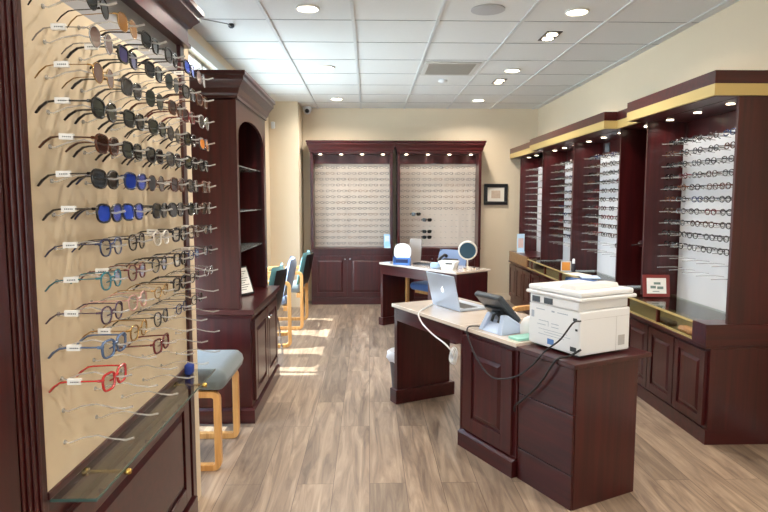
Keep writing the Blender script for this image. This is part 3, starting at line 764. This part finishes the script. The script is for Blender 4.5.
hpos = ['nearest in', 'second from near end of', 'third from near end of', 'third from far end of', 'second from far end of', 'farthest in']
for (nm, y0, y1, kind_, nrow) in units:
    if nm not in UL: continue
    for k in range(12):
        z = 1.868-.083*k
        for j in range(6):
            empty = (nm == 'near' and k > 9) or (nm == 'second' and (k > 10 or (k == 10 and j not in (1,)))) or (nm == 'third' and k > 10)
            if empty: continue
            c = random.choice(['black', 'black', 'brown', 'gunmetal', 'black', 'maroon', 'tortoise', 'black', 'brown', 'black', 'navy'])
            o = bpy.data.objects.new('eyeglasses', minis[c]); col.objects.link(o)
            yy = y0+.14+j*(y1-y0-.22)/5.0*.98
            o.matrix_world = Matrix.Translation((2.235+random.uniform(-.01, .01), yy+random.uniform(-.008, .008), z+.002)) @ Matrix.Rotation(math.pi+random.uniform(-.06, .06), 4, 'Z')
            tag(o, '%s eyeglasses, %s %s row, %s' % (c, hpos[j], ordn[k], UL[nm]), 'eyeglasses', 'eyeglasses on the right wall displays')
# small cards above the second board
for (yy, c, w_) in ((5.98, (96, 100, 104), 'dark grey'), (5.60, (206, 200, 192), 'pale')):
    single('square_card', MB().box(XR-.045, XR-.032, yy-.055, yy+.055, 1.925, 2.01), mat('card_'+w_.replace(' ', '_'), c, .6), '%s square card fixed above the second right wall display board' % w_, 'sign')

# things inside the glass counter and on it
for (yy, c, w_) in ((3.72, (222, 150, 104), 'peach'), (4.0, (90, 70, 50), 'brown')):
    t = thing('eyeglass_case', '%s spectacle case lying inside the near glass counter' % w_, 'case', (2.03, yy, .602))
    part('shell', MB().rbox((2.04, yy, .622), (.07, .17, .038), .018), mat('case_'+w_, c, .5), t, smooth=50)
    part('hinge', MB().box(2.003, 2.006, yy-.04, yy+.04, .618, .622), BRASS, t)
t = thing('red_picture_frame', 'red-framed certificate leaning on the right glass counter', 'picture frame', (2.17, 4.46, .717))
Mf = frame((2.17, 4.44, .718), (.98, -.1, 0), (-.1, -.95, .22), (.04, .22, .97))
part('frame', MB(Mf).box(-.10, .10, 0, .014, 0, .17), mat('red_frame_wood', (128, 46, 42), .4), t, bevel=.003)
part('sheet', MB(Mf).box(-.072, .072, .014, .016, .026, .144), PAPER, t)
g = MB(Mf)
for (a, b, c, d) in ((-.02, .03, .095, .112), (-.045, -.005, .065, .085), (.005, .05, .06, .08), (-.03, .02, .04, .045)): g.box(a, b, .016, .0165, c, d)
part('print', g, mat('grey_print', (120, 140, 132), .8), t)
t = thing('brochure_holder', 'white and blue leaflet holder standing at the far end of the right counter', 'leaflet holder', (2.06, 8.12, .736))
part('card', MB().box(2.02, 2.12, 8.12, 8.13, .737, .99), mat('blue_white_card', (196, 222, 240), .5), t)
part('picture', MB().box(2.035, 2.105, 8.1185, 8.12, .80, .93), mat('pale_portrait', (222, 190, 180), .7, noise=.3, nscale=40), t)
part('foot', MB().box(2.02, 2.12, 8.09, 8.16, .736, .742), WHITE, t)
t = thing('orange_card', 'orange picture card leaning on the second right wall display', 'card', (2.02, 6.06, .717))
part('card', MB(frame((2.02, 6.06, .722), (.96, -.28, 0), (-.28, -.96, 0))).box(-.045, .035, .002, .005, .01, .095), mat('orange_print', (226, 150, 64), .6), t)
part('border', MB(frame((2.02, 6.06, .722), (.96, -.28, 0), (-.28, -.96, 0))).box(-.055, .045, -.002, .002, 0, .105), WHITE, t)
t = thing('spray_bottle', 'small white-capped spray bottle on the right counter', 'bottle', (2.10, 6.08, .717))
part('bottle', MB().lathe([(.018, .717), (.02, .72), (.02, .78), (.009, .80), (.009, .81)], (2.10, 6.08, 0), 16), mat('smoky_bottle', (60, 58, 66), .2), t, smooth=50)
part('cap', MB().lathe([(.013, .80), (.013, .84), (.006, .85)], (2.10, 6.08, 0), 16), WHITE, t, smooth=50)
for i, (x, y, rz, c, w_) in enumerate([(2.06, 5.85, .3, (244, 232, 210), 'cream'), (2.10, 5.62, -.2, (196, 214, 238), 'pale blue')]):
    M = frame((x, y, .7165+i*.002), (math.cos(rz), math.sin(rz), 0), (-math.sin(rz), math.cos(rz), 0))
    single('paper_sheet', MB(M).box(-.085, .085, -.11, .11, 0, .004), mat('paper_'+w_.replace(' ', '_'), c, .8), '%s papers lying on the right counter behind the printer' % w_, 'paper')

# ------------------------------------------------------------------ front desk group
A = Vector((.94, 2.66, 0)); U = Vector((-.44, .898, 0)).normalized(); V = Vector((U.y, -U.x, 0))
D = frame(A, U, V)       # local x runs along the front towards the back left, y into the desk, z up
SW = D
t = thing('printer_cabinet', 'square cherry wood cabinet carrying the white printer', 'cabinet', M=D)
part('body', MB(D).box(0, .385, .012, .42, 0, .68), CHERRY, t, bevel=.002)
g = MB(D); g.box(.004, .383, 0, .012, 0, .165); g.box(.004, .383, 0, .012, .17, .455); g.box(.004, .383, 0, .012, .46, .675)
part('front_panel', g, CHERRY_H, t, bevel=.002)
part('top', MB(D).box(-.012, .395, -.014, .50, .68, .702), CHERRY_H, t, bevel=.003)
t = thing('pedestal_cabinet', 'cherry wood pedestal cabinet with raised panel door under the payment terminal', 'cabinet', M=D)
part('body', MB(D).box(.395, .875, 0, .50, .09, .695), CHERRY, t, bevel=.002)
part('door', raised(MB(), D @ frame((.86, 0, .11), (-1, 0, 0), (0, -1, 0)), .44, .56, .085, .018), CHERRY, t, bevel=.0015)
g = MB(); g.M = D; g.box(.392, .885, -.03, .50, 0, .085); g.prism([(.392, -.03, .085), (.885, -.03, .085), (.885, 0, .105), (.392, 0, .105)], (0, .001, 0))
part('plinth', g, CHERRY_H, t, bevel=.004)
part('top', MB(D).box(.392, .885, -.018, .52, .695, .718), TOPSHEEN, t, bevel=.003, label='glossy top painted with its bright reflection')
part('corner_post', MB(D).box(.875, .893, -.012, .02, 0, .695), CHERRY, t, bevel=.003)
t = thing('writing_desk', 'cherry wood knee desk with reflection-painted glossy top under the laptop', 'desk', M=D)
part('side_panel', MB(D).box(1.69, 1.73, 0, .45, .0, .695), CHERRY, t, bevel=.002)
part('plinth', MB(D).box(1.665, 1.76, -.02, .48, 0, .10), CHERRY_H, t, bevel=.005)
part('top', MB(D).box(.887, 1.74, -.018, .56, .695, .718), TOPSHEEN, t, bevel=.003, label='glossy top painted with its bright reflection')
part('apron', MB(D).box(.893, 1.69, 0, .02, .60, .695), CHERRY_H, t, bevel=.002)
part('back_rail', MB(D).box(.905, 1.69, .43, .45, .60, .695), CHERRY_H, t)

# printer
P = D @ frame((.035, .015, .702), (1, 0, 0), (0, 1, 0))
t = thing('printer', 'large white multifunction printer on the front cabinet', 'printer', M=D @ Matrix.Translation((.2, .25, .702)))
pb = P
px0, px1, py0, py1 = .02, .375, .065, .40
part('body', MB(P).box(px0, px1, py0, py1, .012, .225), WHITE, t, bevel=.008)
part('foot', MB(P).box(px0+.03, px0+.07, py0+.03, py0+.07, 0, .012).box(px1-.07, px1-.03, py0+.03, py0+.07, 0, .012).box(px0+.03, px0+.07, py1-.07, py1-.03, 0, .012).box(px1-.07, px1-.03, py1-.07, py1-.03, 0, .012), DKGREY, t)
part('upper_body', MB(P).box(px0+.008, px1-.01, py0-.004, py1-.01, .225, .272), WHITE, t, bevel=.006)
part('scanner_bed', MB(P).box(px0-.012, px1+.015, py0-.012, py1+.03, .272, .29), WHITE, t, bevel=.006)
part('scanner_lid', MB(P).box(px0-.005, px1+.005, py0-.004, py1+.015, .292, .318), WHITE, t, bevel=.008)
g = MB(P); g.prism([(px0+.05, py0+.02, .318), (px0+.17, py0+.02, .318), (px0+.15, py0+.03, .338), (px0+.07, py0+.03, .338)], (0, .29, 0))
part('document_feeder', g, WHITE2, t, bevel=.004)
for q in ((.20, .26), (.29, .345)): part('vent_opening', MB(P).box(q[0], q[1], py0-.0065, py0-.003, .232, .262), DKGREY, t, label='dark rectangular opening')
for bb in ((px0+.02, px0+.045, py0-.001, py0+.0005, .175, .19), (px0+.015, px0+.03, py0-.001, py0+.0005, .13, .14), (px0+.02, px0+.06, py0-.001, py0+.0005, .028, .05)):
    part('port', MB(P).box(*bb), BLACK, t)

g = MB(P)
for (a, b, c, d) in ((.10, .17, .196, .2), (.26, .32, .196, .2), (.19, .21, .194, .202), (.16, .21, .135, .138), (.16, .21, .118, .121), (.23, .30, .14, .143), (.25, .31, .12, .123), (.23, .232, .118, .143), (.10, .30, .098, .1), (.08, .26, .085, .087), (.12, .30, .072, .074), (.335, .355, .15, .185)):
    g.box(a, b, py0-.0008, py0+.0005, c, d)
part('label_print', g, mat('faint_grey_print', (166, 176, 188), .7), t)
part('blue_label', MB(P).box(.19, .235, py0-.001, py0+.0005, .03, .058), mat('label_blue', (86, 128, 190), .6), t)
part('side_grille', MB(P).box(px0-.0006, px0+.001, py1-.08, py1-.035, .04, .09).box(px0-.0006, px0+.001, .09, py1-.01, .185, .186).box(px0-.0006, px0+.001, py1-.095, py1-.0935, .012, .185), mat('grille_grey', (178, 178, 178), .6), t)

# laptop
Lm = D @ frame((1.57, .22, .718), (-1, 0, 0), (0, 1, 0))
t = thing('laptop', 'open silver laptop, its lid back towards the viewer, on the knee desk', 'laptop', M=D @ Matrix.Translation((1.4, .3, .718)))
part('base', MB(Lm).box(0, .34, .0, .235, .002, .016), SILVER, t, bevel=.003)
part('keyboard', MB(Lm).box(.03, .31, .05, .16, .016, .0175), BLACK, t)
Ld = Lm @ Matrix.Translation((0, .004, .014)) @ Matrix.Rotation(R(14), 4, 'X')
lid = part('lid', MB(Ld).box(0, .34, -.006, 0, 0, .232), SILVER, t, bevel=.003)
part('screen', MB(Ld).box(.012, .328, 0, .0008, .012, .222), BLACK, lid)
# small glowing bitten-apple mark on the lid
g = MB(Ld); pts = []
for k in range(28):
    a = 2*math.pi*k/28; r = .0165*(1-.10*math.cos(a*2+math.pi)*0-.12*max(0, math.cos(a-math.pi/2))**6-.10*max(0, math.cos(a+math.pi/2))**6)
    X, Z = r*math.cos(a)*.95, r*math.sin(a)
    dd = math.hypot(X-.021, Z-.001)
    if dd < .009:
        q = .009/max(dd, 1e-4); X, Z = .021+(X-.021)*q, .001+(Z-.001)*q
    pts.append((.17+X, -.0072, .118+Z))
g.prism(pts, (0, .0014, 0))
g.prism([(.17+a, -.0072, .118+b) for a, b in ((0, .017), (.002, .023), (.009, .028), (.008, .021), (.004, .017))], (0, .0014, 0))
part('apple_mark', g, mat('glowing_mark', (250, 252, 255), .4, emis=1.2), lid)

# payment terminal
Tm = D @ frame((.66, .02, .718), (-1, 0, 0), (0, 1, 0))
t = thing('payment_terminal', 'dark grey touch screen terminal on a silver stand, seen from behind', 'payment terminal', M=D @ Matrix.Translation((.66, .12, .718)))
g = MB(Tm)
for s in (-1, 1):
    g.prism([(s*.085-.02, .0, 0), (s*.085-.02, .19, 0), (s*.085-.02, .17, .03), (s*.06-.02, .07, .10), (s*.06-.02, .04, .10)], (.035, 0, 0))
g.prism([(-.10, -.0, 0), (.10, -.0, 0), (.06, .05, .05), (-.06, .05, .05)], (0, .03, .01))
part('stand', g, mat('stand_silver_blue', (186, 200, 222), .35, metal=.2), t, bevel=.004)
part('cable_hole', MB(Tm).tube([(-.028, .035, .055), (-.03, .05, .09), (.0, .055, .105), (.03, .05, .09), (.028, .035, .055)], .008, 8), BLACK, t, smooth=50)
Ts = Tm @ Matrix.Translation((-.04, .07, .118)) @ Matrix.Rotation(R(44), 4, 'X')
part('screen_body', MB(Ts).box(-.115, .115, -.0, .036, -.105, .105), DKGREY, t, bevel=.012)
part('screen', MB(Ts).box(-.10, .10, .036, .038, -.09, .09), BLACK, t)
part('back_cover', MB(Ts).box(-.08, .08, -.012, .002, -.10, .02), BLACK, t, bevel=.004)
single('notepad', MB(D).box(.415, .50, .02, .16, .718, .732), mat('mint_paper', (150, 206, 192), .6), 'mint green notepad between the payment terminal and printer', 'notepad', bevel=.002)
g = MB(D @ frame((.535, .20, .718), (1, 0, 0), (0, 1, 0))); g.lathe([(.055, 0), (.056, .03), (.05, .06), (.035, .085), (.012, .096)], (0, 0, 0), 20)
single('white_bowl', g, WHITE, 'upturned white bowl-shaped object beside the printer', 'bowl', smooth=60)
single('small_red_box', MB(D @ frame((1.62, .34, .718), (1, 0, 0), (0, 1, 0))).box(-.03, .02, -.02, .02, 0, .035), mat('red_box', (140, 40, 44), .5), 'tiny red box on the knee desk just left of the laptop', 'box', bevel=.004)

# cables
def W(s, tt, z): return D @ Vector((s, tt, z))
def smoothpath(pts, n=8):
    P_ = [Vector(p) for p in pts]; P_ = [P_[0]*2-P_[1]]+P_+[P_[-1]*2-P_[-2]]; out = []
    for i in range(1, len(P_)-2):
        for k in range(n):
            u = k/n; a, b, c, d = P_[i-1], P_[i], P_[i+1], P_[i+2]
            out.append(.5*((2*b)+(c-a)*u+(2*a-5*b+4*c-d)*u*u+(3*b-a-3*c+d)*u**3))
    out.append(P_[-2]); return out
def cable(name, pts, r, m, label, n=8):
    return single(name, MB().tube(smoothpath(pts), r, 8), m, label, 'cable', smooth=60)
CB = mat('black_cable', (20, 18, 20), .5); CW = mat('white_cable', (224, 224, 224), .5)
cable('printer_cable', [W(.055, .085, .885), W(.075, .055, .875), W(.12, .02, .79), W(.17, -.03, .726), W(.26, -.035, .63), W(.38, -.045, .545), W(.54, -.05, .505), W(.66, -.05, .56), W(.775, -.04, .665), W(.80, -.028, .722), W(.79, .02, .73), W(.76, .05, .727)], .0042, CB, 'thin black cable looping from the printer across the pedestal door')
cable('power_cord', [W(.05, .085, .75), W(.08, .04, .716), W(.10, -.022, .70), W(.19, -.03, .57), W(.30, -.03, .46), W(.37, -.03, .40), W(.388, -.02, .36)], .0055, CB, 'thick black power cord running down from the printer')
pth = [W(1.55, .20, .722), W(1.45, .09, .722), W(1.37, .0, .723), W(1.345, -.03, .70), W(1.27, -.04, .655), W(1.14, -.045, .615), W(1.02, -.045, .59), W(.95, -.045, .565)]
cable('charger_cable', pth, .005, CW, 'white charger cable hanging from the laptop over the desk edge')
g = MB()
for k in range(4):
    c0 = W(.925, -.045, .53); rad = .03+.004*k
    g.tube([c0+U*rad*.62*math.cos(a)+Vector((0, 0, rad*1.25*math.sin(a)))+V*(k*.007-.008+.004*math.sin(2*a+k)) for a in [2*math.pi*q/18 for q in range(18)]], .0034, 6, closed=True)
single('cable_coil', g, CW, 'coiled bundle of white cable hanging beside the pedestal corner', 'cable', smooth=60)
# waste bin
t = thing('waste_bin', 'grey waste bin with white liner behind the desk side panel', 'bin', (.23, 4.47, 0))
bx, by = .265, 4.47
part('bin_body', MB().lathe([(.085, 0), (.09, .01), (.115, .30), (.112, .30), (.088, .015)], (bx, by, 0), 24), mat('grey_bin', (84, 80, 82), .5), t, smooth=50)
g = MB(); n = 28; rings = []
for (rr, z, am) in ((.118, .24, .006), (.128, .26, .01), (.124, .30, .006), (.115, .315, .003), (.10, .28, .006)):
    rings.append([(bx+(rr+am*math.sin(5*a+z*40)+am*.6*math.sin(11*a))*math.cos(a), by+(rr+am*math.sin(5*a+z*40)+am*.6*math.sin(11*a))*math.sin(a), z-.02*max(0, math.sin(3*a+1))*(z < .25)) for a in [2*math.pi*k/n for k in range(n)]])
g.add([p for r_ in rings for p in r_], [(i*n+k, i*n+(k+1) % n, (i+1)*n+(k+1) % n, (i+1)*n+k) for i in range(4) for k in range(n)])
part('liner', g, mat('white_bag', (232, 234, 240), .5), t, smooth=60)

# ------------------------------------------------------------------ far desk
A2 = Vector((.87, 5.92, 0)); U2 = Vector((-.60, .80, 0)); V2 = Vector((.80, .60, 0)); D2 = frame(A2, U2, V2)
t = thing('far_writing_desk', 'cherry wood desk with reflection-painted glossy top near the back wall', 'desk', M=D2)
part('top', MB(D2).box(-.01, 1.24, -.012, .50, .71, .732), TOPSHEEN, t, bevel=.003, label='glossy top painted with its bright reflection')
part('side_panel', MB(D2).box(1.19, 1.23, 0, .48, 0, .71), CHERRY, t, bevel=.002)
part('plinth', MB(D2).box(1.17, 1.25, -.015, .50, 0, .09), CHERRY_H, t, bevel=.004)
part('end_cabinet', MB(D2).box(0, .42, 0, .46, 0, .71), CHERRY, t, bevel=.002)
part('apron', MB(D2).box(.42, 1.19, 0, .02, .60, .71), CHERRY_H, t)
ZD = .732
def round_mirror(cx, cy, zc, r, face, tilt, ringm, backm, label, foot=True, glassm=MIRROR):
    t = thing('table_mirror', label, 'mirror', (cx, cy, ZD))
    Mm = Matrix.Translation((cx, cy, zc)) @ Matrix.Rotation(face, 4, 'Z') @ Matrix.Rotation(tilt, 4, 'X')
    part('mirror_glass', MB(Mm).lathe([(r*.86, -.008), (r*.86, -.004)], (0, 0, 0), 32, 'y'), glassm, t)
    part('rim', MB(Mm).tube([(r*.93*math.cos(a), 0, r*.93*math.sin(a)) for a in [2*math.pi*k/32 for k in range(32)]], r*.11, 8, closed=True).lathe([(r*.9, .0), (r*.9, .008)], (0, 0, 0), 32, 'y'), ringm, t, smooth=60)
    part('post', MB().tube([(cx, cy+.01, ZD+.01), (cx, cy+.01, zc-r*.9)], .008, 10), ringm, t, smooth=60)
    part('foot', MB().lathe([(.055, ZD), (.055, ZD+.006), (.02, ZD+.014)], (cx, cy+.01, 0), 24), ringm, t, smooth=50)
    return t
WM = mat('white_mirror', (244, 244, 244), .5)
round_mirror(1.03, 6.22, .925, .098, R(-14), R(6), mat('cream_rim', (222, 214, 200), .35), None, 'round table mirror with painted dark reflection and cream rim on the far desk', glassm=mat('painted_dark_reflection', (58, 82, 96), .15, metal=0))  # the mirror's dark reflection is given as a flat slate colour
t = thing('makeup_mirror', 'white round-topped mirror standing in the blue tray on the far desk', 'mirror', (.39, 6.75, ZD))
Mm = frame((.375, 6.72, .775), (.94, -.30, 0), (-.30, -.94, 0))
pts = []
for k in range(32):
    x_, z_ = sup(.20, .19, 2.4, k, 32); pts.append((x_, 0, z_+.095))
part('mirror_glass', MB(Mm).prism(pts, (0, -.012, 0)), WM, t, smooth=40)
part('foot', MB(Mm).box(-.03, .03, -.03, .03, -.043, .005), WHITE, t)
t = thing('blue_tray', 'blue desk organiser holding small dark items on the far desk', 'organiser', (.36, 6.62, ZD))
Mt = frame((.365, 6.66, ZD), (.94, -.30, 0), (-.30, -.94, 0)); BL = mat('light_blue_plastic', (92, 140, 214), .4)
part('tray', MB(Mt).box(-.09, .10, -.03, .05, 0, .008).box(-.09, -.082, -.03, .05, 0, .09).box(.092, .10, -.03, .05, 0, .07).box(-.09, .10, -.03, -.022, 0, .075).box(-.09, .10, .042, .05, 0, .022), BL, t, bevel=.003)
part('compartment', MB(Mt).box(-.06, .07, .0, .04, .008, .06), mat('navy_insert', (32, 50, 92), .5), t, bevel=.004)
single('acrylic_sign_holder', MB(frame((.52, 6.78, ZD), (.9, -.42, 0), (-.42, -.9, 0), (.06, -.02, .99))).box(-.075, .07, 0, .01, 0, .285), FROST, 'translucent pinkish acrylic sign holder beside the white mirror', 'sign holder')
t = thing('keyboard', 'dark keyboard lying along the far desk edge', 'keyboard', (.62, 6.72, ZD))
Mk = frame((.625, 6.62, ZD), (.78, -.62, 0), (.62, .78, 0))
part('base', MB(Mk).box(-.14, .14, -.05, .06, 0, .014), DKGREY, t, bevel=.003)
g = MB(Mk)
for a in range(13):
    for b in range(4): g.box(-.132+a*.0205, -.115+a*.0205, -.042+b*.024, -.023+b*.024, .014, .019)
o = part('keys', g, BLACK, t)
t = thing('desk_phone', 'black desk telephone on the far desk', 'telephone', (.86, 6.55, ZD))
Mp = frame((.86, 6.56, ZD), (.8, -.6, 0), (.6, .8, 0))
g = MB(Mp); g.prism([(-.09, -.08, 0), (-.09, .09, 0), (-.09, .09, .07), (-.09, -.08, .02)], (.18, 0, 0)); part('base', g, BLACK, t, bevel=.004)
part('handset', MB(Mp).tube([(-.065, -.07, .05), (-.065, -.03, .085), (-.065, .05, .11), (-.065, .09, .095)], [.022, .015, .015, .022], 10), BLACK, t, smooth=60)
t = thing('white_box', 'white open-topped carton with grey print on the far desk', 'box', (.82, 6.15, ZD))
Mb = frame((.815, 6.17, ZD), (.88, -.48, 0), (.48, .88, 0))
g = MB(Mb); v = [(-.07, 0, 0), (.055, 0, 0), (.055, .1, 0), (-.07, .1, 0), (-.105, -.01, .085), (.09, -.01, .085), (.09, .11, .085), (-.105, .11, .085)]
g.add(v, [(0,3,2,1),(4,5,6,7),(0,1,5,4),(1,2,6,5),(2,3,7,6),(3,0,4,7)]); part('carton', g, PAPER, t, bevel=.003)
part('print', MB(Mb).box(-.02, .05, -.0105, -.008, .055, .068), INK, t)
single('tissue_pack', MB(frame((.70, 6.30, ZD), (.8, -.6, 0), (.6, .8, 0))).rbox((0, 0, .03), (.10, .07, .06), .02), mat('pale_blue_pack', (168, 196, 226), .6), 'pale blue packet beside the white carton on the far desk', 'packet', smooth=50)
for i, (x, y) in enumerate(((.98, 6.08), (1.08, 6.12))):
    t = thing('lens_cleaner', 'small brown-capped jar on the far desk, %s of the mirror post' % ('left' if i == 0 else 'right'), 'jar', (x, y, ZD))
    part('jar', MB().lathe([(.018, ZD), (.018, ZD+.02)], (x, y, 0), 14), mat('cream_jar', (220, 200, 176), .4), t, smooth=50)
    part('lid', MB().lathe([(.014, ZD+.02), (.014, ZD+.028)], (x, y, 0), 14), FR['brown'], t, smooth=50)
t = thing('blue_leaflet_stand', 'light blue leaflet stand at the right end of the left back cabinet ledge', 'leaflet stand', (.25, 8.27, .79))
part('card', MB(frame((.25, 8.262, .791), (1, 0, 0), (0, .98, -.05), (0, .15, .98))).box(-.045, .045, 0, .006, 0, .19), mat('light_blue_card', (150, 196, 236), .5), t)
part('picture', MB(frame((.25, 8.262, .791), (1, 0, 0), (0, .98, -.05), (0, .15, .98))).box(-.03, .03, -.001, 0, .09, .17), mat('portrait_print', (206, 214, 226), .7, noise=.3, nscale=50), t)
part('foot', MB().box(.205, .295, 8.252, 8.30, .79, .794), WHITE, t)
